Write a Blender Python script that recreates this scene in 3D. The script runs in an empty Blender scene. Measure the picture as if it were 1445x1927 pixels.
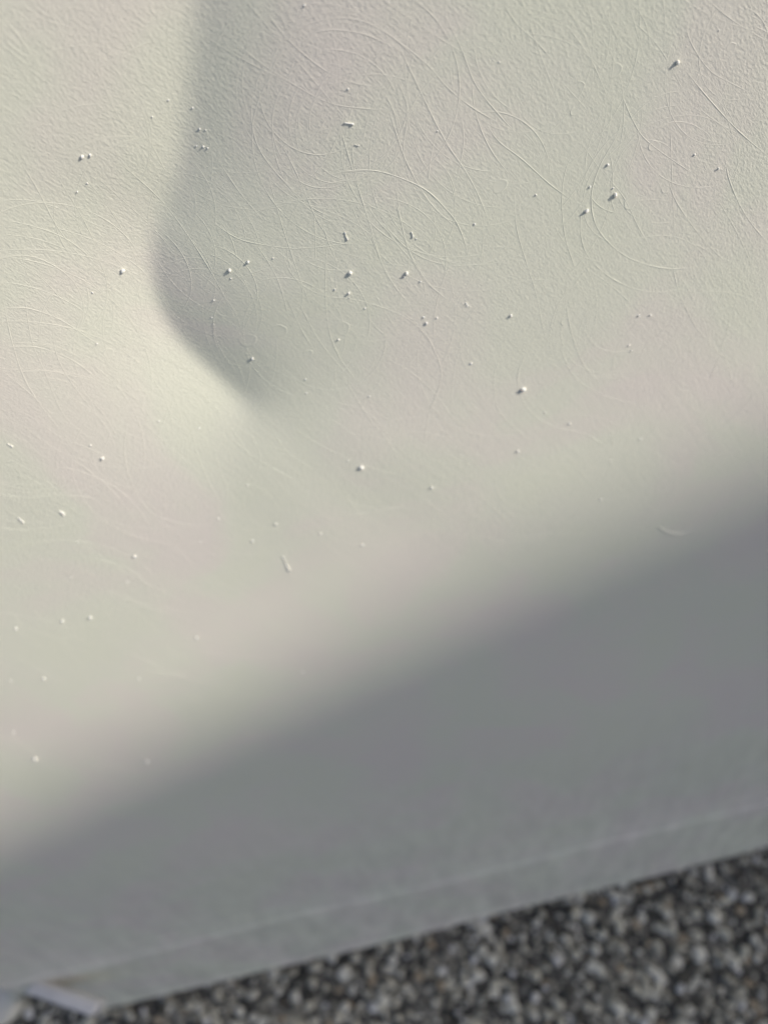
import bpy, bmesh, math, random
import numpy as np
from mathutils import Vector, Matrix, noise

random.seed(7); rng = np.random.default_rng(7)
scene = bpy.context.scene
col = scene.collection
HC = 0.55189
CAM_AXES = [[0.972644, 0.232301, 0.0], [-0.210537, 0.881515, -0.422618], [-0.098175, 0.411057, 0.906308]]
ORIGIN = [-0.0, 0.1295, 0.5082]; UP = [0.0, 0.31969, 0.947522]; OUT = [0.0, -0.947522, 0.31969]
SUN = [0.8085, -0.19033, 0.55686]
WALL_POINT = [4.9818, -1.1171, 3.7636]; WALL_DIR = [0.8942, 0.44766, 0.0]
WB = -0.5300; GL, WL, GR, CRSIGN = 0.16, 44.0, 0.235, 1.0
CREASE = np.array([[-0.00564, -0.01504, 0.9, 3.8, 30.0], [-0.00973, -0.02462, 0.967, 3.5, 30.0], [-0.01438, -0.03474, 1.032, 3.2, 31.0], [-0.01915, -0.04459, 1.094, 3.0, 32.0], [-0.02283, -0.05116, 1.156, 2.8, 32.0], [-0.02689, -0.05613, 1.182, 2.6, 33.0], [-0.0307, -0.06043, 1.176, 2.2, 34.0], [-0.03378, -0.0663, 1.157, 1.8, 35.0], [-0.03561, -0.07417, 1.125, 1.6, 36.0], [-0.03492, -0.08317, 1.111, 1.6, 36.0], [-0.03096, -0.09276, 1.028, 1.6, 36.0], [-0.02661, -0.10072, 0.838, 2.2, 37.0], [-0.02164, -0.10869, 0.5, 7.0, 42.0], [-0.0134, -0.12417, 0.208, 14.0, 48.0], [0.00083, -0.14603, 0.083, 16.0, 48.0], [0.01774, -0.17198, 0.021, 16.0, 48.0], [0.03644, -0.19963, 0.0, 16.0, 48.0]])
NIBS = [(69.25, -49.81, 0.52), (-16.06, -44.3, 0.284), (-16.07, -40.77, 0.232), (-15.1, -44.62, 0.189), (-17.59, -46.96, 0.192), (-16.4, -47.23, 0.24), (-15.73, -47.6, 0.193), (-37.13, -43.74, 0.421), (-35.74, -43.84, 0.375), (-38.35, -48.35, 0.241), (-40.67, -49.31, 0.242), (-19.67, -38.72, 0.229), (-23.22, -40.55, 0.185), (-39.66, -66.39, 0.585), (-46.74, -68.76, 0.268), (-50.69, -79.55, 0.225), (-19.02, -70.45, 0.484), (-14.85, -69.39, 0.373), (-9.79, -69.57, 0.213), (-19.24, -72.16, 0.217), (-24.19, -76.32, 0.222), (-26.2, -81.98, 0.171), (-25.98, -80.28, 0.17), (-20.59, -91.71, 0.415), (4.65, -75.81, 0.6), (16.04, -78.39, 0.55), (15.38, -79.08, 0.331), (3.44, -80.15, 0.39), (0.8, -78.71, 0.277), (18.63, -80.93, 0.278), (6.18, -84.3, 0.227), (30.96, -71.22, 0.265), (21.06, -90.16, 0.232), (18.6, -90.89, 0.465), (18.21, -89.34, 0.289), (27.73, -88.25, 0.287), (27.92, -88.81, 0.23), (37.31, -93.61, 0.411), (66.54, -100.89, 0.302), (69.3, -101.45, 0.302), (57.58, -65.28, 0.359), (54.16, -68.87, 0.314), (59.42, -71.62, 0.582), (58.91, -70.12, 0.263), (53.68, -73.59, 0.642), (43.44, -68.09, 0.261), (74.77, -67.07, 0.258), (80.11, -70.89, 0.263), (76.07, -46.18, 0.185), (37.36, -43.45, 0.183), (25.51, -52.36, 0.193), (27.47, -103.71, 0.368), (-0.91, -90.51, 0.35), (39.34, -114.27, 0.767), (37.26, -133.33, 0.481), (2.96, -106.74, 0.249), (-10.38, -99.05, 0.243), (-11.04, -102.71, 0.185), (-2.95, -127.14, 0.741), (-61.61, -107.11, 0.627), (-37.91, -106.38, 0.252), (-45.93, -101.75, 0.247), (-62.47, -102.76, 0.246), (-77.14, -119.47, 0.496), (-87.13, -118.31, 0.329), (-67.15, -139.66, 0.475), (-42.37, -133.76, 0.349), (-28.73, -139.95, 0.356), (-36.41, -144.26, 0.422), (-18.21, -147.12, 0.365), (-8.0, -155.32, 0.376), (-49.37, -140.35, 0.238), (13.75, -139.19, 0.422), (-31.91, -125.11, 0.268), (-5.76, -124.03, 0.266), (64.86, -108.42, 0.311), (60.2, -158.68, 0.378), (70.03, -138.87, 0.28), (62.3, -144.31, 0.286), (50.83, -128.04, 0.337), (44.57, -122.68, 0.264), (-72.79, -148.24, 0.306), (-78.12, -129.92, 0.229), (-85.31, -141.56, 0.239), (-87.89, -158.42, 0.696), (-95.21, -156.94, 0.566), (-107.85, -155.54, 0.501), (-64.05, -178.61, 0.473), (-112.18, -180.02, 0.61), (-121.15, -177.25, 0.403), (-87.13, -191.38, 0.422), (-137.07, -223.19, 0.85), (-134.57, -204.13, 0.438), (-105.07, -242.31, 0.732), (-38.69, -209.99, 0.447), (10.95, -42.48, 0.23), (6.49, -29.26, 0.213), (65.48, -110.06, 0.251), (18.98, -71.62, 0.213), (3.36, -81.13, 0.168)]
FIBRES = [([(9.24, -47.63), (10.06, -47.88), (10.86, -48.21)], 0.205), ([(5.34, -67.09), (5.37, -67.97), (5.61, -68.9)], 0.151), ([(18.25, -69.89), (18.38, -70.48), (18.4, -71.15)], 0.153), ([(-78.64, -96.45), (-78.27, -96.9), (-78.04, -97.62)], 0.172), ([(-30.27, -152.72), (-30.17, -154.61), (-30.04, -159.39)], 0.214), ([(-77.59, -118.74), (-77.18, -119.27), (-77.07, -120.45)], 0.236), ([(-87.25, -117.51), (-87.02, -118.35), (-86.85, -119.57)], 0.188), ([(10.4, -51.6), (10.76, -51.76), (11.12, -51.93)], 0.104)]
RINGS = [(62.61, -73.95, 1.39), (36.38, -64.75, 1.54), (58.0, -48.92, 1.32), (66.47, -63.69, 1.22), (78.77, -49.26, 0.85), (-20.22, -86.86, 1.97), (-12.73, -85.74, 1.72), (2.75, -32.92, 0.7), (0.56, -88.0, 1.73), (27.62, -89.52, 0.92), (50.76, -54.25, 0.78), (69.54, -72.79, 0.74), (-8.17, -92.52, 1.06), (49.66, -98.16, 1.2), (-49.44, -82.44, 1.25), (51.91, -50.03, 0.66)]
CRESCENT = [(78.78, -176.5), (81.69, -180.24), (85.87, -183.01), (90.06, -183.01), (92.93, -182.05)]
ARCS = [(1.0, [(3.02, -32.58), (7.37, -31.78), (11.73, -31.98), (15.87, -33.43), (20.23, -36.71), (23.74, -40.99)]), (0.8, [(5.22, -33.36), (8.38, -33.18), (11.38, -33.66), (15.56, -35.13), (20.03, -38.01)]), (1.0, [(-0.61, -27.29), (2.59, -33.2), (7.18, -38.46), (11.61, -41.52), (17.31, -43.55)]), (0.8, [(-7.64, -30.18), (-1.94, -36.57), (6.51, -43.51), (13.55, -46.17), (18.16, -47.17)]), (0.9, [(-4.86, -39.35), (-6.73, -45.06), (-6.05, -51.13), (-0.43, -60.54), (4.88, -64.73)]), (0.9, [(-19.96, -59.65), (-16.07, -63.93), (-12.43, -65.98), (-4.54, -68.6), (3.89, -69.43), (9.27, -69.46)]), (1.2, [(1.48, -56.87), (5.23, -55.92), (9.71, -56.13), (14.81, -57.56), (21.73, -62.04), (25.65, -67.09), (27.64, -70.8), (28.97, -76.78), (28.74, -83.32)]), (0.7, [(-1.42, -58.31), (4.39, -57.43), (10.38, -57.94)]), (1.0, [(8.04, -42.95), (8.34, -48.26), (9.36, -57.93), (10.36, -66.41), (11.45, -75.67), (13.58, -83.47)]), (0.8, [(-53.69, -47.2), (-50.28, -47.99), (-47.21, -49.51), (-43.85, -52.63), (-42.06, -57.37)]), (1.0, [(-55.38, -50.26), (-50.91, -52.88), (-46.48, -57.02), (-42.98, -63.97)]), (0.8, [(-56.71, -52.68), (-51.25, -55.47), (-46.32, -59.89)]), (1.0, [(-58.84, -56.57), (-53.73, -58.32), (-50.41, -61.94), (-48.51, -66.77)]), (1.2, [(-64.16, -66.31), (-59.62, -67.73), (-55.2, -71.78), (-51.82, -77.54), (-49.92, -80.91)]), (1.0, [(-47.32, -39.88), (-46.82, -46.89), (-46.85, -54.69), (-45.24, -62.0), (-41.96, -67.72)]), (0.7, [(-42.78, -44.59), (-42.03, -53.0), (-42.07, -60.78)]), (1.0, [(-68.48, -74.28), (-64.54, -75.14), (-61.02, -76.91), (-56.59, -81.76), (-53.76, -88.36)]), (1.0, [(-69.57, -80.47), (-63.83, -81.42), (-58.12, -85.04), (-53.36, -88.79)]), (0.8, [(-67.37, -82.78), (-62.76, -83.89), (-58.84, -87.87), (-56.5, -96.0), (-56.11, -103.79)]), (0.9, [(-62.55, -64.32), (-65.82, -74.43), (-67.61, -83.26), (-67.34, -92.04), (-65.92, -101.82)]), (0.8, [(-58.21, -63.99), (-62.0, -74.47), (-63.04, -82.12), (-64.29, -93.15), (-62.09, -101.63)]), (0.8, [(-56.57, -71.92), (-58.87, -78.22), (-59.43, -84.14), (-58.5, -92.32), (-56.14, -105.36)]), (0.8, [(-70.84, -78.66), (-68.53, -85.04), (-65.93, -94.05)]), (0.7, [(-57.56, -56.98), (-54.07, -63.03), (-52.33, -70.31)]), (0.7, [(-71.15, -79.23), (-65.45, -81.25), (-60.61, -83.01), (-54.51, -87.37), (-48.28, -95.37), (-46.59, -107.14)]), (1.0, [(-76.29, -106.33), (-69.77, -107.32), (-63.71, -113.97), (-60.35, -121.8), (-59.22, -132.78)]), (0.9, [(-82.81, -112.79), (-74.42, -114.37), (-67.03, -118.49)]), (0.9, [(-49.06, -95.8), (-52.79, -100.35), (-56.16, -106.95), (-58.04, -114.61), (-57.74, -125.52), (-51.96, -132.34), (-43.34, -136.22)]), (0.8, [(-38.91, -103.72), (-40.62, -112.22), (-40.6, -123.88), (-38.85, -135.66)]), (0.7, [(-35.44, -104.83), (-37.06, -121.45), (-35.68, -134.66)]), (0.7, [(-26.73, -109.95), (-26.39, -117.59), (-29.24, -123.53)]), (0.7, [(-37.06, -121.45), (-28.14, -128.26), (-26.12, -141.58)]), (0.7, [(-51.03, -117.05), (-56.14, -135.9), (-54.46, -147.22), (-49.94, -165.64)]), (0.7, [(-21.41, -109.58), (-19.72, -117.62), (-13.71, -125.97)]), (0.7, [(-7.59, -105.65), (0.46, -109.78), (4.68, -117.17), (6.42, -124.42)]), (0.7, [(-10.52, -107.27), (-5.4, -113.0), (-1.35, -118.85)]), (1.0, [(27.64, -32.44), (30.93, -39.98), (33.05, -46.19), (37.21, -52.34), (41.0, -57.04)]), (0.9, [(38.06, -34.42), (40.6, -38.33), (44.0, -41.75), (46.78, -45.17)]), (0.9, [(32.43, -44.37), (32.64, -50.48), (34.94, -57.47), (39.22, -64.35)]), (0.9, [(20.23, -36.71), (23.7, -46.45), (26.3, -53.27), (29.65, -60.24)]), (1.0, [(18.44, -34.98), (24.82, -41.2), (28.07, -45.61), (32.48, -50.0), (40.04, -55.7)]), (1.0, [(33.82, -51.63), (36.51, -56.37), (40.9, -60.69), (45.99, -66.35), (50.8, -70.89)]), (1.0, [(17.17, -45.58), (17.88, -50.15), (19.34, -57.04), (22.88, -65.41), (28.56, -72.68)]), (0.9, [(17.18, -56.59), (16.48, -64.53), (17.06, -72.88), (19.36, -80.5), (24.32, -87.3)]), (0.7, [(25.19, -52.57), (23.68, -56.99), (22.66, -61.23)]), (0.7, [(30.02, -50.39), (30.07, -55.47), (27.86, -62.87)]), (1.2, [(59.68, -55.17), (59.2, -59.73), (55.92, -65.43), (54.58, -71.4), (56.5, -78.5), (63.15, -85.95), (72.91, -90.88), (83.06, -91.82)]), (0.8, [(51.61, -60.05), (49.33, -64.51), (48.65, -70.63), (49.49, -78.62), (52.25, -87.67)]), (1.0, [(54.18, -69.18), (52.51, -74.77), (53.84, -82.56), (59.93, -90.14), (68.63, -95.49), (77.8, -96.71)]), (0.8, [(51.05, -58.02), (55.37, -64.81), (61.08, -72.31), (64.95, -79.86), (68.98, -86.72)]), (0.8, [(69.31, -68.84), (72.29, -75.9), (79.18, -85.51), (86.28, -93.36)]), (0.9, [(80.74, -67.75), (82.88, -73.93), (87.73, -82.23), (94.32, -90.32)]), (0.9, [(69.48, -42.35), (71.0, -46.65), (75.14, -52.1), (79.55, -55.18), (84.02, -57.9)]), (1.0, [(70.67, -51.2), (75.94, -57.15), (82.71, -64.21), (90.11, -70.8)]), (0.8, [(58.64, -51.39), (62.12, -58.45), (65.58, -63.01), (75.46, -71.23)]), (0.8, [(39.15, -66.4), (39.4, -74.04), (41.34, -82.64), (43.13, -89.92), (44.53, -98.94), (46.33, -104.35)]), (0.9, [(25.98, -76.67), (22.33, -84.28), (20.46, -90.28), (19.74, -96.21)]), (0.8, [(72.54, -87.56), (75.44, -97.18), (81.24, -108.34), (86.35, -114.13)]), (1.1, [(49.36, -90.14), (50.65, -99.78), (53.99, -110.78), (59.51, -119.28)]), (0.9, [(47.83, -100.46), (49.48, -108.09), (53.46, -116.04), (61.71, -123.15), (73.86, -129.98)]), (1.2, [(42.61, -102.68), (39.38, -106.21), (38.1, -112.69), (40.83, -121.46), (47.53, -128.47), (54.52, -132.27), (60.41, -138.58), (63.19, -144.58)]), (0.9, [(34.52, -102.76), (32.46, -109.64), (32.95, -118.44), (37.26, -126.38), (42.62, -132.37)]), (0.7, [(46.85, -125.18), (53.68, -125.93), (59.98, -129.45), (64.4, -133.73)]), (0.6, [(36.61, -142.86), (43.88, -143.13), (52.72, -147.88)]), (0.6, [(47.52, -140.36), (52.64, -143.87), (56.5, -150.09)]), (1.1, [(10.13, -84.82), (14.32, -87.75), (18.24, -93.77), (20.28, -102.02), (19.6, -107.77), (15.46, -116.86), (13.02, -128.13)]), (0.9, [(8.05, -97.15), (13.37, -102.47), (18.08, -109.67), (22.19, -119.55)]), (0.7, [(28.93, -95.04), (24.8, -100.29), (22.57, -108.55), (21.41, -116.87)]), (0.9, [(-2.3, -98.75), (1.4, -111.55), (4.28, -118.71), (5.91, -123.4), (6.13, -130.69)]), (1.1, [(-4.81, -79.97), (1.81, -80.91), (8.31, -84.02), (14.84, -89.05), (18.45, -94.92), (20.56, -102.82)]), (0.9, [(1.54, -64.59), (1.63, -67.96), (2.28, -71.35), (2.65, -74.78)]), (0.9, [(10.16, -66.37), (10.59, -71.1), (11.61, -76.06), (13.53, -81.58), (17.27, -88.45)]), (0.9, [(12.71, -66.92), (15.05, -71.75), (17.95, -76.81), (20.14, -81.53), (22.59, -84.97), (25.7, -88.66)]), (1.0, [(15.98, -62.34), (16.52, -67.75), (16.91, -72.4), (18.01, -76.35), (19.77, -79.99)]), (0.7, [(0.31, -62.23), (-0.62, -67.51), (-1.89, -72.42)]), (0.9, [(2.06, -67.94), (0.68, -71.24), (-1.03, -78.31), (-2.07, -84.0), (-2.35, -90.05), (-0.84, -97.65), (3.6, -106.75)]), (0.8, [(3.12, -77.88), (4.44, -82.0), (7.44, -88.9), (9.97, -92.87)]), (0.7, [(-4.92, -70.09), (-2.15, -72.6), (0.66, -74.24), (6.57, -75.64)]), (0.7, [(-6.65, -68.4), (-4.54, -68.6), (1.98, -69.26)]), (0.8, [(-7.29, -79.45), (-5.12, -89.72), (-2.01, -97.38), (-0.23, -100.67)]), (0.7, [(-9.29, -78.41), (-8.03, -87.08), (-6.04, -93.67)]), (0.6, [(23.07, -144.72), (20.55, -156.91), (21.5, -174.07)]), (0.6, [(25.29, -144.38), (22.72, -156.48), (23.65, -173.54)]), (0.6, [(27.51, -144.06), (24.89, -156.05), (25.94, -173.07)]), (0.6, [(29.72, -143.73), (27.05, -155.63), (28.07, -172.54)]), (0.6, [(20.89, -146.11), (18.41, -158.5), (18.93, -175.73)]), (0.6, [(18.51, -146.41), (16.18, -157.77), (16.09, -174.73)]), (0.6, [(9.69, -140.58), (7.06, -154.78), (6.89, -174.01)]), (0.6, [(16.62, -136.71), (13.17, -147.93), (11.89, -165.78)]), (0.5, [(7.06, -133.83), (4.66, -145.26), (3.93, -160.64)]), (0.7, [(-86.12, -151.24), (-81.68, -165.66), (-79.6, -202.5)]), (0.7, [(-80.09, -151.25), (-73.99, -166.24), (-72.49, -192.74)]), (0.6, [(-98.76, -158.54), (-99.83, -177.37), (-105.38, -200.55)]), (0.7, [(-6.31, -52.03), (-6.29, -63.06), (-5.7, -73.14), (-4.76, -83.16)]), (0.7, [(-2.96, -47.06), (-1.08, -54.91), (0.74, -64.43), (3.66, -70.5)]), (0.7, [(8.34, -48.26), (7.61, -56.59), (10.87, -66.52)]), (0.7, [(-12.89, -63.96), (-10.18, -73.39), (-10.01, -83.37)]), (0.6, [(-14.56, -49.73), (-12.49, -55.83), (-9.29, -62.5)]), (0.6, [(-26.01, -38.9), (-24.99, -45.7), (-24.44, -51.93)]), (0.6, [(-30.75, -24.05), (-29.04, -31.35), (-28.51, -38.24)]), (0.6, [(-23.42, -22.77), (-22.18, -29.81), (-21.05, -35.83)]), (0.6, [(-38.21, -23.87), (-37.27, -30.19), (-36.27, -37.11)]), (0.7, [(73.22, -41.13), (78.52, -45.29), (85.56, -49.93)]), (0.7, [(82.55, -46.87), (85.22, -48.37)]), (0.7, [(59.55, -40.83), (65.67, -46.84), (71.58, -55.8)]), (0.6, [(48.57, -39.49), (53.39, -46.07), (57.68, -54.76)]), (0.6, [(81.05, -99.92), (90.32, -110.74), (100.22, -117.91)]), (0.6, [(5.98, -41.71), (15.41, -41.01), (24.24, -44.41)]), (0.7, [(-4.94, -40.59), (-3.14, -37.58), (2.14, -34.9)])]
FAMILIES = [(8.96, -45.28, 15.88, 22, 1), (8.16, -49.13, 11.45, 10, 0.8), (9.52, -74.07, 19.98, 18, 1), (67.15, -70.45, 15.78, 16, 0.9), (63.87, -99.67, 18.02, 14, 0.9), (-72.99, -96.1, 27.47, 20, 1), (-59.45, -65.36, 15.64, 14, 1), (-8.99, -86.22, 24.13, 16, 0.9), (-32.52, -133.63, 16.6, 14, 0.8), (-50.47, -113.85, 21.91, 14, 0.8), (57.67, -130.53, 19.01, 12, 0.8), (32.62, -58.91, 21.96, 16, 0.9), (-29.74, -60.23, 19.69, 12, 0.8), (37.03, -97.06, 20.26, 12, 0.8), (43.03, -44.83, 18.47, 12, 0.8), (80.28, -54.89, 17.44, 10, 0.8), (7.06, -133.83, 19.31, 10, 0.8), (-35.77, -39.91, 21.04, 10, 0.8), (-9.53, -37.35, 18.11, 10, 0.8), (-89.31, -154.84, 22.32, 10, 0.9)]

# ------------------------------------------------------------------ camera
cam = bpy.data.cameras.new('camera')
cam_ob = bpy.data.objects.new('camera', cam); col.objects.link(cam_ob)
R = Matrix(CAM_AXES).to_4x4()
cam_ob.matrix_world = Matrix.Translation((0, 0, HC)) @ R
cam.sensor_fit = 'VERTICAL'; cam.sensor_height = 36; cam.sensor_width = 27; cam.lens = 26
cam.clip_start = .01; cam.clip_end = 500
cam.dof.use_dof = True; cam.dof.focus_distance = .142; cam.dof.aperture_fstop = 9.5
scene.camera = cam_ob
scene.cycles.denoising_prefilter = 'ACCURATE'
# ------------------------------------------------------------------ light
world = bpy.data.worlds.new('World'); scene.world = world; world.use_nodes = True
nt = world.node_tree; nt.nodes.clear()
sky = nt.nodes.new('ShaderNodeTexSky'); sky.sky_type = 'NISHITA'; sky.sun_disc = False
sky.sun_elevation = math.asin(SUN[2]); sky.air_density = .7; sky.dust_density = 2.6; sky.ozone_density = .4
sky.sun_rotation = math.atan2(SUN[0], SUN[1])
bg = nt.nodes.new('ShaderNodeBackground'); bg.inputs[1].default_value = .112
wo = nt.nodes.new('ShaderNodeOutputWorld')
nt.links.new(sky.outputs[0], bg.inputs[0]); nt.links.new(bg.outputs[0], wo.inputs[0])
sun = bpy.data.lights.new('sun', 'SUN'); sun.energy = 4.0; sun.angle = math.radians(.65); sun.color = (1, .915, .81)
sun_ob = bpy.data.objects.new('sun', sun); col.objects.link(sun_ob)
sun_ob.rotation_euler = Vector(SUN).to_track_quat('Z', 'Y').to_euler(); sun_ob.location = (3, -1, 3)
vs = scene.view_settings; vs.view_transform = 'Standard'; vs.look = 'None'; vs.exposure = 0.07; vs.gamma = 1

# ------------------------------------------------------------------ helpers
def mat(name):
    m = bpy.data.materials.new(name); m.use_nodes = True
    t = m.node_tree; b = t.nodes['Principled BSDF']
    return m, t, b
def node(t, kind, ins=None, **kw):
    n = t.nodes.new(kind)
    for k, v in kw.items(): setattr(n, k, v)
    for k, v in (ins or {}).items():
        if hasattr(v, 'is_output'): t.links.new(v, n.inputs[k])
        else: n.inputs[k].default_value = v
    return n
def ramp(t, fac, stops):
    r = node(t, 'ShaderNodeValToRGB', {0: fac})
    el = r.color_ramp.elements
    while len(el) < len(stops): el.new(.5)
    for e, (p, c) in zip(el, stops):
        e.position = p; e.color = (*c, 1) if len(c) == 3 else c
    return r
def mesh_ob(name, verts, faces, material, parent=None, smooth=True, kind=None):
    me = bpy.data.meshes.new(name)
    me.from_pydata([tuple(map(float, v)) for v in verts], [], faces); me.update()
    for m in (material if isinstance(material, list) else [material]): me.materials.append(m)
    if smooth: me.polygons.foreach_set('use_smooth', [True]*len(me.polygons))
    o = bpy.data.objects.new(name, me); col.objects.link(o)
    if parent: o.parent = parent
    if kind: o['kind'] = kind
    return o

# ------------------------------------------------------------------ materials
def paint_material(name, relief=True):
    m, t, b = mat(name)
    co = node(t, 'ShaderNodeTexCoord').outputs['Object']
    # faint tint drifts of the cream paint (pinkish / greenish)
    w1 = node(t, 'ShaderNodeTexNoise', {'Vector': co, 'Scale': 20., 'Detail': 3., 'Roughness': .55, 'Distortion': .6})
    tint = ramp(t, w1.outputs[0], [(.36, (.733, .752, .632)), (.46, (.738, .750, .642)), (.55, (.75, .735, .65)), (.66, (.755, .720, .655))])
    # dusty mottling towards the lower hem
    m1 = node(t, 'ShaderNodeMapping', {'Vector': co, 'Scale': (1, .30, 1)})
    w2 = node(t, 'ShaderNodeTexNoise', {'Vector': m1.outputs[0], 'Scale': 130., 'Detail': 5., 'Roughness': .65})
    sx = node(t, 'ShaderNodeSeparateXYZ', {0: co})
    lo = node(t, 'ShaderNodeMapRange', {0: sx.outputs[1], 1: WB+.24, 2: WB+.02, 3: 0., 4: 1.})
    mo = node(t, 'ShaderNodeMapRange', {0: w2.outputs[0], 1: .3, 2: .7, 3: .80, 4: 1.12})
    mx = node(t, 'ShaderNodeMix', {0: lo.outputs[0], 6: tint.outputs[0]}, data_type='RGBA')
    ml = node(t, 'ShaderNodeMix', {0: 1., 6: tint.outputs[0], 7: mo.outputs[0]}, data_type='RGBA', blend_type='MULTIPLY')
    t.links.new(ml.outputs[2], mx.inputs[7])
    t.links.new(mx.outputs[2], b.inputs['Base Color'])
    b.inputs['Roughness'].default_value = .5; b.inputs['Specular IOR Level'].default_value = .35
    if relief:
        mp = node(t, 'ShaderNodeMapping', {'Vector': co, 'Rotation': (0, 0, math.radians(-54)), 'Scale': (1.5, .85, 1)}, vector_type='TEXTURE')
        n1 = node(t, 'ShaderNodeTexNoise', {'Vector': mp.outputs[0], 'Scale': 1900., 'Detail': 4., 'Roughness': .62})
        mp2 = node(t, 'ShaderNodeMapping', {'Vector': co, 'Rotation': (0, 0, math.radians(-60)), 'Scale': (6, .8, 1)}, vector_type='TEXTURE')
        n2 = node(t, 'ShaderNodeTexNoise', {'Vector': mp2.outputs[0], 'Scale': 420., 'Detail': 2., 'Roughness': .5, 'Distortion': .4})
        # the orange peel is stronger in some places than in others
        n3 = node(t, 'ShaderNodeTexNoise', {'Vector': co, 'Scale': 14., 'Detail': 1.})
        amp = node(t, 'ShaderNodeMapRange', {0: n3.outputs[0], 1: .35, 2: .65, 3: .55, 4: 1.15})
        # vertical runs near the lower lip
        mp4 = node(t, 'ShaderNodeMapping', {'Vector': co, 'Scale': (1, .16, 1)})
        n4 = node(t, 'ShaderNodeTexNoise', {'Vector': mp4.outputs[0], 'Scale': 120., 'Detail': 3.})
        sp = node(t, 'ShaderNodeSeparateXYZ', {0: co})
        low = node(t, 'ShaderNodeMapRange', {0: sp.outputs[1], 1: -.30, 2: WB+.10, 3: 0., 4: 1.})
        a1 = node(t, 'ShaderNodeMath', {0: n1.outputs[0], 1: amp.outputs[0]}, operation='MULTIPLY')
        a2 = node(t, 'ShaderNodeMath', {0: n2.outputs[0], 1: .32, 2: a1.outputs[0]}, operation='MULTIPLY_ADD')
        a3 = node(t, 'ShaderNodeMath', {0: n4.outputs[0], 1: low.outputs[0]}, operation='MULTIPLY')
        a4 = node(t, 'ShaderNodeMath', {0: a3.outputs[0], 1: 4.5, 2: a2.outputs[0]}, operation='MULTIPLY_ADD')
        bp = node(t, 'ShaderNodeBump', {'Strength': 1., 'Distance': .00012, 'Height': a4.outputs[0]})
        t.links.new(bp.outputs[0], b.inputs['Normal'])
    return m
PAINT = paint_material('cream_paint')
PAINT_SMOOTH = paint_material('cream_paint_smooth', False)
NIB = paint_material('nib_paint', False)
b = NIB.node_tree.nodes['Principled BSDF']; b.inputs['Subsurface Weight'].default_value = .7; b.inputs['Subsurface Radius'].default_value = (1, .9, .8); b.inputs['Subsurface Scale'].default_value = .0006
for e_ in NIB.node_tree.nodes['Color Ramp'].color_ramp.elements: e_.color = (.86, .85, .79, 1)
def plain(name, c, rough=.6):
    m, t, b = mat(name)
    co = node(t, 'ShaderNodeTexCoord').outputs['Object']
    n = node(t, 'ShaderNodeTexNoise', {'Vector': co, 'Scale': 90., 'Detail': 4.})
    r = ramp(t, n.outputs[0], [(.3, tuple(x*.82 for x in c)), (.7, c)])
    t.links.new(r.outputs[0], b.inputs['Base Color']); b.inputs['Roughness'].default_value = rough
    return m
WHITE = plain('white_plastic', (.80, .80, .80), .35)
GREY = plain('grey_plastic', (.50, .50, .49), .6)
def stone_mat(name, c, rough=.8):
    m, t, b = mat(name)
    co = node(t, 'ShaderNodeTexCoord').outputs['Object']
    n = node(t, 'ShaderNodeTexNoise', {'Vector': co, 'Scale': 700., 'Detail': 4.})
    r = ramp(t, n.outputs[0], [(.3, tuple(x*.82 for x in c)), (.7, tuple(min(.9, x*1.25) for x in c))])
    t.links.new(r.outputs[0], b.inputs['Base Color']); b.inputs['Roughness'].default_value = rough
    return m
STONES = [stone_mat('stone_dark', (.085, .083, .07)), stone_mat('stone_grey', (.34, .328, .272)), stone_mat('stone_mid', (.62, .60, .495)),
          stone_mat('stone_pale', (.80, .77, .65)), stone_mat('stone_tan', (.45, .37, .26)), stone_mat('stone_white', (.85, .84, .78))]
STONE_W = [.20, .22, .26, .22, .04, .06]
m, t, b = mat('asphalt'); ASPHALT = m
co = node(t, 'ShaderNodeTexCoord').outputs['Object']
vo = node(t, 'ShaderNodeTexVoronoi', {'Vector': co, 'Scale': 190.})
sp = node(t, 'ShaderNodeSeparateColor', {0: vo.outputs['Color']})
r = ramp(t, sp.outputs[0], [(.0, (.035, .034, .031)), (.45, (.08, .078, .07)), (.75, (.16, .155, .135)), (.95, (.30, .29, .25))])
t.links.new(r.outputs[0], b.inputs['Base Color']); b.inputs['Roughness'].default_value = .85
bp = node(t, 'ShaderNodeBump', {'Strength': .9, 'Distance': .002, 'Height': vo.outputs['Distance']}, invert=True)
t.links.new(bp.outputs[0], b.inputs['Normal'])
m, t, b = mat('bitumen'); BITUMEN = m
WALLM = plain('wall_render', (.50, .48, .45), .9)

# ------------------------------------------------------------------ setting
ground = mesh_ob('asphalt_ground', [(-60, -60, 0), (60, -60, 0), (60, 60, 0), (-60, 60, 0)], [(0, 1, 2, 3)], ASPHALT, smooth=False, kind='structure')
ground.location.z = -.0012
# the high garden wall out in the open that throws the soft shadow over the foot of the panel
q = Vector(WALL_DIR).normalized(); pz = WALL_POINT[2]; nq = Vector((q.y, -q.x, 0))
def wall_pt(a, b, z): v = Vector(WALL_POINT)+q*a+nq*b; return (v.x, v.y, z)
vv, ff = [], []
def wall_box(b0, b1, z0, z1, a0=-1.3, a1=1.4):
    k = len(vv)
    vv.extend([wall_pt(a, b, z) for z in (z0, z1) for a, b in ((a0, b0), (a1, b0), (a1, b1), (a0, b1))])
    ff.extend([tuple(k+i for i in f) for f in ((3, 2, 1, 0), (4, 5, 6, 7), (0, 1, 5, 4), (1, 2, 6, 5), (2, 3, 7, 6), (3, 0, 4, 7))])
wall_box(.03, .20, -.002, pz-.05); wall_box(0, .24, pz-.05, pz, -1.33, 1.43)
mesh_ob('garden_wall', vv, ff, WALLM, smooth=False, kind='structure')

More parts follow.
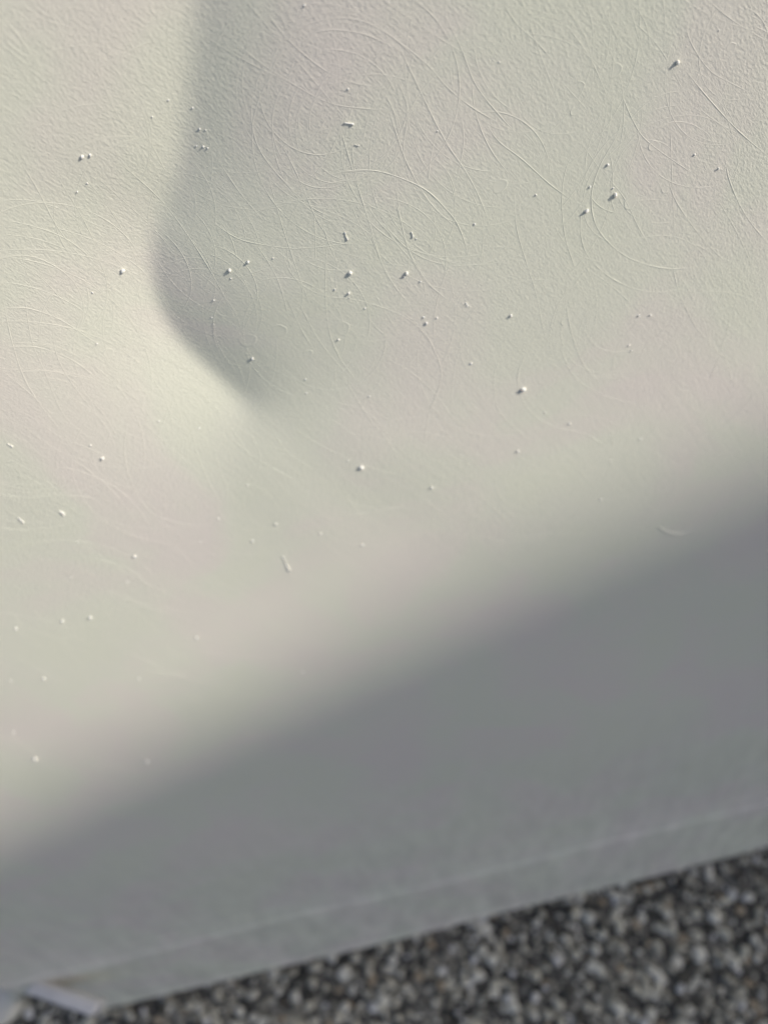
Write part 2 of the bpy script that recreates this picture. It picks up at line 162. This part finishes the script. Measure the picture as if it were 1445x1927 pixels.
# ------------------------------------------------------------------ the panel
def catmull(P, n):
    P = np.asarray(P, float)
    Q = np.vstack([2*P[0]-P[1], P, 2*P[-1]-P[-2]])
    out = []
    for i in range(1, len(Q)-2):
        p0, p1, p2, p3 = Q[i-1], Q[i], Q[i+1], Q[i+2]
        t = np.linspace(0, 1, n, endpoint=False)[:, None]
        out.append(.5*((2*p1)+(-p0+p2)*t+(2*p0-5*p1+4*p2-p3)*t*t+(-p0+3*p1-3*p2+p3)*t**3))
    out.append(P[-1:])
    return np.vstack(out)

def sstep(x, a, b):
    t = np.clip((x-a)/(b-a), 0, 1)
    return t*t*(3-2*t)

CR = catmull(CREASE[:, :2], 9)             # the valley line of the dent, in panel metres
CA = catmull(CREASE[:, 2:], 9)             # amplitude, softness (mm), right-hand reach (mm) along it
_c = np.linspace(-300, 300, 2401)           # mm
def _profile(eps, wr):
    k = sstep(_c, -eps, eps)
    sl = -GR*wr/WL*np.exp(-np.abs(_c)/WL)*(1-k) + GR*np.exp(-np.abs(_c)/wr)*k
    sl -= sl.mean()*np.exp(-(_c/40)**2)/np.exp(-(_c/40)**2).mean()
    F = np.cumsum(sl)*(_c[1]-_c[0])
    return F - F[0]
_EPS = [1.5, 3.0, 6.0, 12.]; _WR = [12., 24., 48.]
_TAB = [[_profile(a, b) for b in _WR] for a in _EPS]
def _relief(s, w):
    """Dent of the panel face around its valley line, metres outwards, and the distance from the line (mm)."""
    h = np.zeros_like(s); dist = np.zeros_like(s)
    a, b = CR[:-1], CR[1:]; ab = b-a; L2 = (ab*ab).sum(1)
    for k in range(0, len(s), 6000):
        p = np.stack([s[k:k+6000], w[k:k+6000]], 1)
        t = np.clip(((p[:, None]-a)*ab).sum(2)/L2, 0, 1)
        r = p[:, None]-(a+t[..., None]*ab)
        d2 = (r*r).sum(2); j = d2.argmin(1); ii = np.arange(len(p))
        rj = r[ii, j]; abj = ab[j]
        c = -np.sign(abj[:, 1]*rj[:, 0]-abj[:, 0]*rj[:, 1])*np.sqrt(d2[ii, j])*1000*CRSIGN
        wj = 1/(d2+9e-6)**3; wj /= wj.sum(1)[:, None]      # smooth blend of the line's own settings
        par = np.einsum('ij,ijk->ik', wj, CA[:-1]*(1-t)[..., None]+CA[1:]*t[..., None])
        e = np.clip(np.log2(par[:, 1]/1.5), 0, 3); g = np.clip(np.log2(par[:, 2]/12.), 0, 2)
        val = np.zeros(len(p))
        for u in range(4):
            for v in range(3):
                val += np.clip(1-np.abs(e-u), 0, 1)*np.clip(1-np.abs(g-v), 0, 1)*np.interp(c, _c, _TAB[u][v])
        h[k:k+6000] = par[:, 0]*val*.001; dist[k:k+6000] = np.abs(c)
    return h, dist
GS, GW, GD = -.38, -.44, .0012
_gs = GS+GD*np.arange(620); _gw = GW+GD*np.arange(560)
def _blur(a, sig):
    n = int(3*sig); k = np.exp(-.5*(np.arange(-n, n+1)/sig)**2); k /= k.sum()
    for ax in (0, 1):
        a = np.apply_along_axis(lambda v: np.convolve(np.pad(v, n, mode='edge'), k, 'valid'), ax, a)
    return a
_G, _D = [x.reshape(560, 620) for x in _relief(*[m.ravel() for m in np.meshgrid(_gs, _gw)])]
_k = sstep(_D, 10, 40); _G = _G*(1-_k)+_blur(_G, 8)*_k
_k = sstep(_D, 30, 75); _G = _G*(1-_k)+_blur(_G, 21)*_k
_win = lambda n: np.minimum(1, np.minimum(np.arange(n), np.arange(n)[::-1])/50.)
_G = _G*sstep(_win(560)[:, None]*np.ones(620), 0, 1)*sstep(_win(620), 0, 1)
def height(s, w):
    """Relief of the panel face (metres, outwards) at s to the right and w up the slope."""
    s = np.asarray(s, float); w = np.asarray(w, float)
    x = np.clip((s-GS)/GD, 1, 616.999); y = np.clip((w-GW)/GD, 1, 556.999)
    i = x.astype(int); j = y.astype(int); u = x-i; v = y-j
    cub = lambda t: (((1-t)**3)/6, (3*t**3-6*t*t+4)/6, (-3*t**3+3*t*t+3*t+1)/6, t**3/6)
    h = 0.
    for b, wb_ in enumerate(cub(v)):
        for a, wa in enumerate(cub(u)): h = h+_G[j+b-1, i+a-1]*wa*wb_
    # long soft waves of the sheet and the turned bottom lip
    h = h+.0006*np.sin(s*31+w*12+.8)*np.sin(w*26-s*7)
    lip = WB+.088
    return h+.0028*(1-sstep(w, lip-.006, lip+.004)) + .0009*np.exp(-((w-lip-.006)/.006)**2)+.0014*np.exp(-((w-WB-.004)/.003)**2)

panel = bpy.data.objects.new('painted_panel', None); col.objects.link(panel)
fr = Matrix(((1, UP[0], OUT[0], ORIGIN[0]), (0, UP[1], OUT[1], ORIGIN[1]), (0, UP[2], OUT[2], ORIGIN[2]), (0, 0, 0, 1)))
base = fr @ Vector((-.02, WB, -.02)); base.z = 0
panel.location = base
panel['label'] = 'cream painted moulded panel with dust nibs and swirl scratches leaning over grey asphalt'
panel['category'] = 'panel'
REL = Matrix.Translation(-base) @ fr
def part(o): o.parent = panel; o.matrix_local = REL; return o
KS, TOPW, RS = -.2518, .27, .60
def left(w): return KS - .239*(w-WB)
def lines(cuts):
    out = []
    for a, b, st in cuts:
        n = max(1, round((b-a)/st)); out += [a+(b-a)*i/n for i in range(n)]
    return np.array(out+[cuts[-1][1]])
sb = lines([(KS, KS+.01, .001), (KS+.01, -.19, .006), (-.19, .13, .0016), (.13, .25, .005), (.25, RS, .03)])
rw = lines([(WB, WB+.008, .001), (WB+.008, WB+.07, .004), (WB+.07, WB+.105, .0012), (WB+.105, -.27, .005), (-.27, .02, .0016), (.02, .1, .004), (.1, TOPW, .02)])
SB, RW = np.meshgrid(sb, rw)
dx = np.clip(.009-(SB-KS), 0, .009)
wb = .009-np.sqrt(.009**2-dx**2)
Wg = RW + wb*(1-sstep(RW, WB, WB+.05)) + .008*np.clip((SB-KS)/.443, 0, 1.3)*(1-sstep(RW, WB, WB+.12))
Sg = np.where(SB > -.19, SB, -.19+(SB+.19)*(left(RW)+.19)/(KS+.19))
Hg = height(Sg, Wg)
ny, nx = Sg.shape
verts = np.stack([Sg, Wg, Hg], 2).reshape(-1, 3).tolist()
faces = [(j*nx+i, j*nx+i+1, (j+1)*nx+i+1, (j+1)*nx+i) for j in range(ny-1) for i in range(nx-1)]
rim = [i for i in range(nx)]+[j*nx+nx-1 for j in range(1, ny)]+[(ny-1)*nx+i for i in range(nx-2, -1, -1)]+[j*nx for j in range(ny-2, 0, -1)]
cen = np.array(verts).mean(0)
def ring(off, z):
    k = len(verts)
    for i, r in enumerate(rim):
        a = np.array(verts[rim[i-1]]); c = np.array(verts[rim[(i+1) % len(rim)]]); t = c-a; nn = np.array([t[1], -t[0]]); nn /= np.linalg.norm(nn)+1e-12
        v = verts[r]; verts.append([v[0]+nn[0]*off, v[1]+nn[1]*off, v[2]+z])
    return list(range(k, k+len(rim)))
prev = rim
for off, z in ((.0009, -.0005), (.0014, -.0016), (.0014, -.004), (.0002, -.028), (-.02, -.030)):
    cur = ring(off, z)
    faces += [(prev[i], cur[i], cur[(i+1) % len(rim)], prev[(i+1) % len(rim)]) for i in range(len(rim))]
    prev = cur
faces.append(tuple(prev))
part(mesh_ob('panel_face', verts, faces, PAINT))

def on(s, w, lift=0.):
    return (s, w, float(height(np.array([s]), np.array([w]))[0])+lift)

# dust nibs caught in the paint: each a part, three lump shapes shared
def nib_mesh(i):
    bm = bmesh.new(); bmesh.ops.create_icosphere(bm, subdivisions=2, radius=1)
    for v in bm.verts:
        k = 1+.55*noise.noise(v.co*1.4+Vector((i*7.1, 3, 1)))
        v.co = Vector((v.co.x*k, v.co.y*k, max(v.co.z, -.35)*k*(1.35 if v.co.z > 0 else 1)))
        fl = max(0, -.05-v.co.z)
        v.co.x *= 1+.8*fl; v.co.y *= 1+.8*fl
    me = bpy.data.meshes.new('paint_nib'); bm.to_mesh(me); bm.free()
    me.materials.append(NIB); me.polygons.foreach_set('use_smooth', [True]*len(me.polygons)); return me
NM = [nib_mesh(i) for i in range(5)]
for k, (s, w, r) in enumerate(NIBS):
    o = bpy.data.objects.new('paint_nib', NM[k % 5]); col.objects.link(o); o.parent = panel
    p = on(s/1000, w/1000); rr = r/1000*.8
    o.matrix_local = REL @ Matrix.Translation(p) @ Matrix.Rotation(random.uniform(0, 6.28), 4, 'Z') @ Matrix.Diagonal((rr, rr*random.uniform(.75, 1), rr*random.uniform(.75, 1.05), 1))
# fibres with a blob at the end
for q3, r in FIBRES:
    P = catmull([on(a/1000, b/1000, .0001) for a, b in q3], 5); n = len(P)
    vv, ff = [], []
    for i, p in enumerate(P):
        tt = P[min(i+1, n-1)]-P[max(i-1, 0)]; tt /= np.linalg.norm(tt); sd = np.cross(tt, [0, 0, 1])
        rr = r/1000*(.45+.55*sstep(i/(n-1), .6, .95)+.3*(1-sstep(i/(n-1), 0, .25)))*(.55 if i in (0, n-1) else 1)
        for a in range(8):
            an = a/8*2*math.pi; vv.append(p+sd*rr*math.cos(an)+np.array([0, 0, 1.3])*rr*math.sin(an))
    for i in range(n-1):
        for a in range(8): ff.append((i*8+a, i*8+(a+1) % 8, (i+1)*8+(a+1) % 8, (i+1)*8+a))
    ff.append(tuple(range(7, -1, -1))); ff.append(tuple((n-1)*8+a for a in range(8)))
    part(mesh_ob('paint_fibre', vv, ff, NIB))
# raised lines: swirl scratches telegraphing through the paint
def ridge(P, wid, hgt, vv, ff, taper=True):
    P = np.asarray(P); n = len(P); k0 = len(vv)
    hh = height(P[:, 0], P[:, 1])
    T_ = np.gradient(P, axis=0); T_ /= np.linalg.norm(T_, axis=1)[:, None]+1e-12; N_ = np.stack([-T_[:, 1], T_[:, 0]], 1)
    ph = random.uniform(0, 9)
    for i in range(n):
        x = i/(n-1); f = min(1, x*6, (1-x)*6) if taper else 1
        f *= .70+.55*noise.noise(Vector((P[i, 0]*260, P[i, 1]*260, ph)))
        hx = hgt*max(.12, f); wx = wid*(.6+.4*f)
        for a, z in ((-1, -.00001), (-.42, .72*hx), (0, hx), (.42, .72*hx), (1, -.00001)):
            vv.append((P[i, 0]+N_[i, 0]*a*wx, P[i, 1]+N_[i, 1]*a*wx, hh[i]+z))
    for i in range(n-1):
        for a in range(4):
            q0 = k0+i*5+a; ff.append((q0, q0+5, q0+6, q0+1))
def resample(P, step):
    d = np.r_[0, np.cumsum(np.linalg.norm(np.diff(P, axis=0), axis=1))]; n = max(6, int(d[-1]/step))
    x = np.linspace(0, d[-1], n); return np.stack([np.interp(x, d, P[:, 0]), np.interp(x, d, P[:, 1])], 1)
vv, ff = [], []
for k, pts in ARCS:
    P = resample(catmull(np.array(pts)/1000, 10), .0009)
    ridge(P, .00015*(.75+.2*k), .00006*k, vv, ff)
# finer hairlines in the same sweeping directions
for i in range(260):
    s = random.uniform(-.15, .12); w = random.uniform(-.27, .015)
    a = math.radians(random.gauss(-58, 13) if random.random() < .8 else random.gauss(-8, 16))
    ln = random.uniform(.008, .04); cv = random.uniform(-1, 1)*22
    P = []; x, y, th = s, w, a
    for j in range(max(6, int(ln/.0009))):
        P.append((x, y)); x += .0009*math.cos(th); y += .0009*math.sin(th); th += cv*.0009
    ridge(np.array(P), .00013, .00004*random.uniform(.4, 1.5), vv, ff)
# families of hair-fine arcs left by the round sanding pad
def arc(cs, cw, rr, hgt):
    a0 = random.uniform(0, 6.28); sp_ = random.uniform(.9, 3.6); e = random.uniform(.94, 1.07); cur = random.uniform(-.12, .12)
    n = max(8, int(sp_*rr/.0009)); an = np.linspace(a0, a0+sp_, n); r_ = rr*(1+cur*np.linspace(-.5, .5, n))
    ridge(np.stack([cs+r_*np.cos(an)*e, cw+r_*np.sin(an)], 1), .00012, hgt, vv, ff)
for s, w, r, n_, k in FAMILIES:
    for j in range(int(n_*1.3)):
        arc(s/1000+random.gauss(0, .0035), w/1000+random.gauss(0, .0035), r/1000*random.uniform(.5, 1.2), .000042*k*random.uniform(.35, 1.3))
for i in range(26):
    s, w, r = random.uniform(-.13, .11), random.uniform(-.24, .01), random.uniform(.012, .034)
    for j in range(random.randint(6, 11)):
        arc(s+random.gauss(0, .004), w+random.gauss(0, .004), r*random.uniform(.6, 1.1), .00003*random.uniform(.4, 1.5))
part(mesh_ob('swirl_scratch', vv, ff, PAINT_SMOOTH, kind='stuff'))
# dried drop rings: low rounded rims with a flat middle
for s, w, r in RINGS:
    vv, ff = [], []
    s, w, r = s/1000, w/1000, r/1000; N = 28; ex = random.uniform(.85, 1.0)
    prof = ((1.0, -.00001), (.93, .000034), (.84, .000044), (.74, .00002), (.5, .000008), (0.02, .000008))
    for rad, z in prof:
        for i in range(N):
            an = i/N*2*math.pi; wob = 1+.09*math.sin(2*an+r*9e4)+.05*math.sin(3*an+s*900)+.03*math.sin(5*an)
            x, y = s+r*rad*wob*math.cos(an), w+r*rad*wob*ex*math.sin(an)
            vv.append((x, y, z*(.65+.5*math.sin(an+r*3e4)) if z > 0 else z))
    V = np.array(vv); V[:, 2] += height(V[:, 0], V[:, 1])
    for a in range(len(prof)-1):
        for i in range(N): ff.append((a*N+i, a*N+(i+1) % N, (a+1)*N+(i+1) % N, (a+1)*N+i))
    part(mesh_ob('drop_ring', V.tolist(), ff, PAINT_SMOOTH))
vv, ff = [], []
P = resample(catmull(np.array(CRESCENT)/1000, 10), .0007)
ridge(P, .0008, .0004, vv, ff)
part(mesh_ob('crescent_mark', vv, ff, PAINT_SMOOTH))

# the turned-out flange and foot at the lower left corner (world coordinates)
def solid(name, pts, z0, z1, material, bev, label=None, tilt=None):
    bm = bmesh.new()
    lo = [bm.verts.new((x, y, z0)) for x, y in pts]; hi = [bm.verts.new((x, y, z1 + (tilt[i] if tilt else 0))) for i, (x, y) in enumerate(pts)]
    n = len(pts)
    bm.faces.new(lo[::-1]); bm.faces.new(hi)
    for i in range(n): bm.faces.new((lo[i], lo[(i+1) % n], hi[(i+1) % n], hi[i]))
    bmesh.ops.recalc_face_normals(bm, faces=bm.faces)
    bmesh.ops.bevel(bm, geom=list(bm.edges), offset=bev, segments=3, affect='EDGES', profile=.5)
    me = bpy.data.meshes.new(name); bm.to_mesh(me); bm.free(); me.materials.append(material)
    o = bpy.data.objects.new(name, me); col.objects.link(o); o.parent = panel; o.matrix_local = Matrix.Translation(-base)
    me.polygons.foreach_set('use_smooth', [True]*len(me.polygons))
    if label: o['label'] = label
    return o
solid('corner_flange', [(-.2602, -.0195), (-.2210, -.0392), (-.2158, -.0330), (-.2515, -.0155)], .073, .085, WHITE, .0016, 'white flange turned out at the lower left corner of the panel')
solid('foot', [(-.345, -.022), (-.328, -.040), (-.309, -.0385), (-.3012, -.030), (-.304, -.022), (-.330, -.010)], .002, .016, PAINT_SMOOTH, .005, 'pale rounded foot at the far left of the panel')

# ------------------------------------------------------------------ asphalt stones
bm = bmesh.new(); bmesh.ops.create_icosphere(bm, subdivisions=1, radius=1)
ICO_V = np.array([v.co[:] for v in bm.verts]); ICO_F = np.array([[v.index for v in f.verts] for f in bm.faces]); bm.free()
cell = .0050
gx, gy = np.meshgrid(np.arange(-.60, .60, cell), np.arange(-.42, .10, cell))
cx = gx.ravel()+rng.uniform(-.5, .5, gx.size)*cell; cy = gy.ravel()+rng.uniform(-.5, .5, gx.size)*cell
rad = np.clip((.0023*np.exp(rng.normal(0, .45, cx.size))), .0010, .0050)
mi = rng.choice(6, cx.size, p=STONE_W)
rad = np.where(rad > .004, rad*rng.choice([.75, 1], cx.size), rad)
inv = (Matrix.Translation((0, 0, HC)) @ R).inverted()
TH = 18/26
def in_view(x, y):
    v = inv @ Vector((x, y, 0)); return v.z < 0 and abs(v.x/-v.z) < TH*.75+.01 and abs(v.y/-v.z) < TH+.01
def edge_y(x): return base.y-.018 if x > KS else base.y+.02
vis = [i for i in range(cx.size) if in_view(cx[i], cy[i]) and cy[i] < edge_y(cx[i])]
single = set(sorted(vis, key=lambda i: -rad[i])[:240])
# shared stone shapes for the ones built singly
def stone_shape(i):
    k = 1+.55*np.array([noise.noise(Vector(v)*1.2+Vector((i*5.3, 1, 2))) for v in ICO_V]); V = ICO_V*k[:, None]
    return V
SH = [stone_shape(i) for i in range(8)]
SM = {}
def stone_data(sh, m):
    if (sh, m) not in SM:
        me = bpy.data.meshes.new('stone'); me.from_pydata(SH[sh].tolist(), [], ICO_F.tolist()); me.update(); me.materials.append(STONES[m])
        SM[sh, m] = me
    return SM[sh, m]
VV, FF, MI = [], [], []; cnt = 0
for i in range(cx.size):
    sh = int(rng.integers(8)); r = rad[i]; ang = rng.uniform(0, 6.28); el = rng.uniform(.65, 1.0, 2); z = -r*.25 + rng.normal(0, .0007) - .0004
    if i in single:
        o = bpy.data.objects.new('stone', stone_data(sh, int(mi[i]))); col.objects.link(o); o.parent = ground
        o.location = (cx[i], cy[i], z+.0012); o.rotation_euler = (0, 0, ang); o.scale = (r, r*el[0], r*el[1]*.9)
        continue
    c, s = math.cos(ang), math.sin(ang); V = SH[sh]*[r, r*el[0], r*el[1]*.9]
    VV.append(np.stack([V[:, 0]*c-V[:, 1]*s+cx[i], V[:, 0]*s+V[:, 1]*c+cy[i], V[:, 2]+z], 1)); FF.append(ICO_F+cnt); cnt += len(V); MI += [int(mi[i])]*len(ICO_F)
VV = np.vstack(VV); FF = np.vstack(FF)
me = bpy.data.meshes.new('gravel'); me.vertices.add(len(VV)); me.vertices.foreach_set('co', VV.ravel())
me.loops.add(FF.size); me.loops.foreach_set('vertex_index', FF.ravel()); me.polygons.add(len(FF))
me.polygons.foreach_set('loop_start', np.arange(0, FF.size, 3)); me.polygons.foreach_set('loop_total', np.full(len(FF), 3))
for s_ in STONES: me.materials.append(s_)
me.polygons.foreach_set('material_index', MI); me.update(calc_edges=True); me.validate()
g = bpy.data.objects.new('gravel', me); col.objects.link(g); g['kind'] = 'stuff'
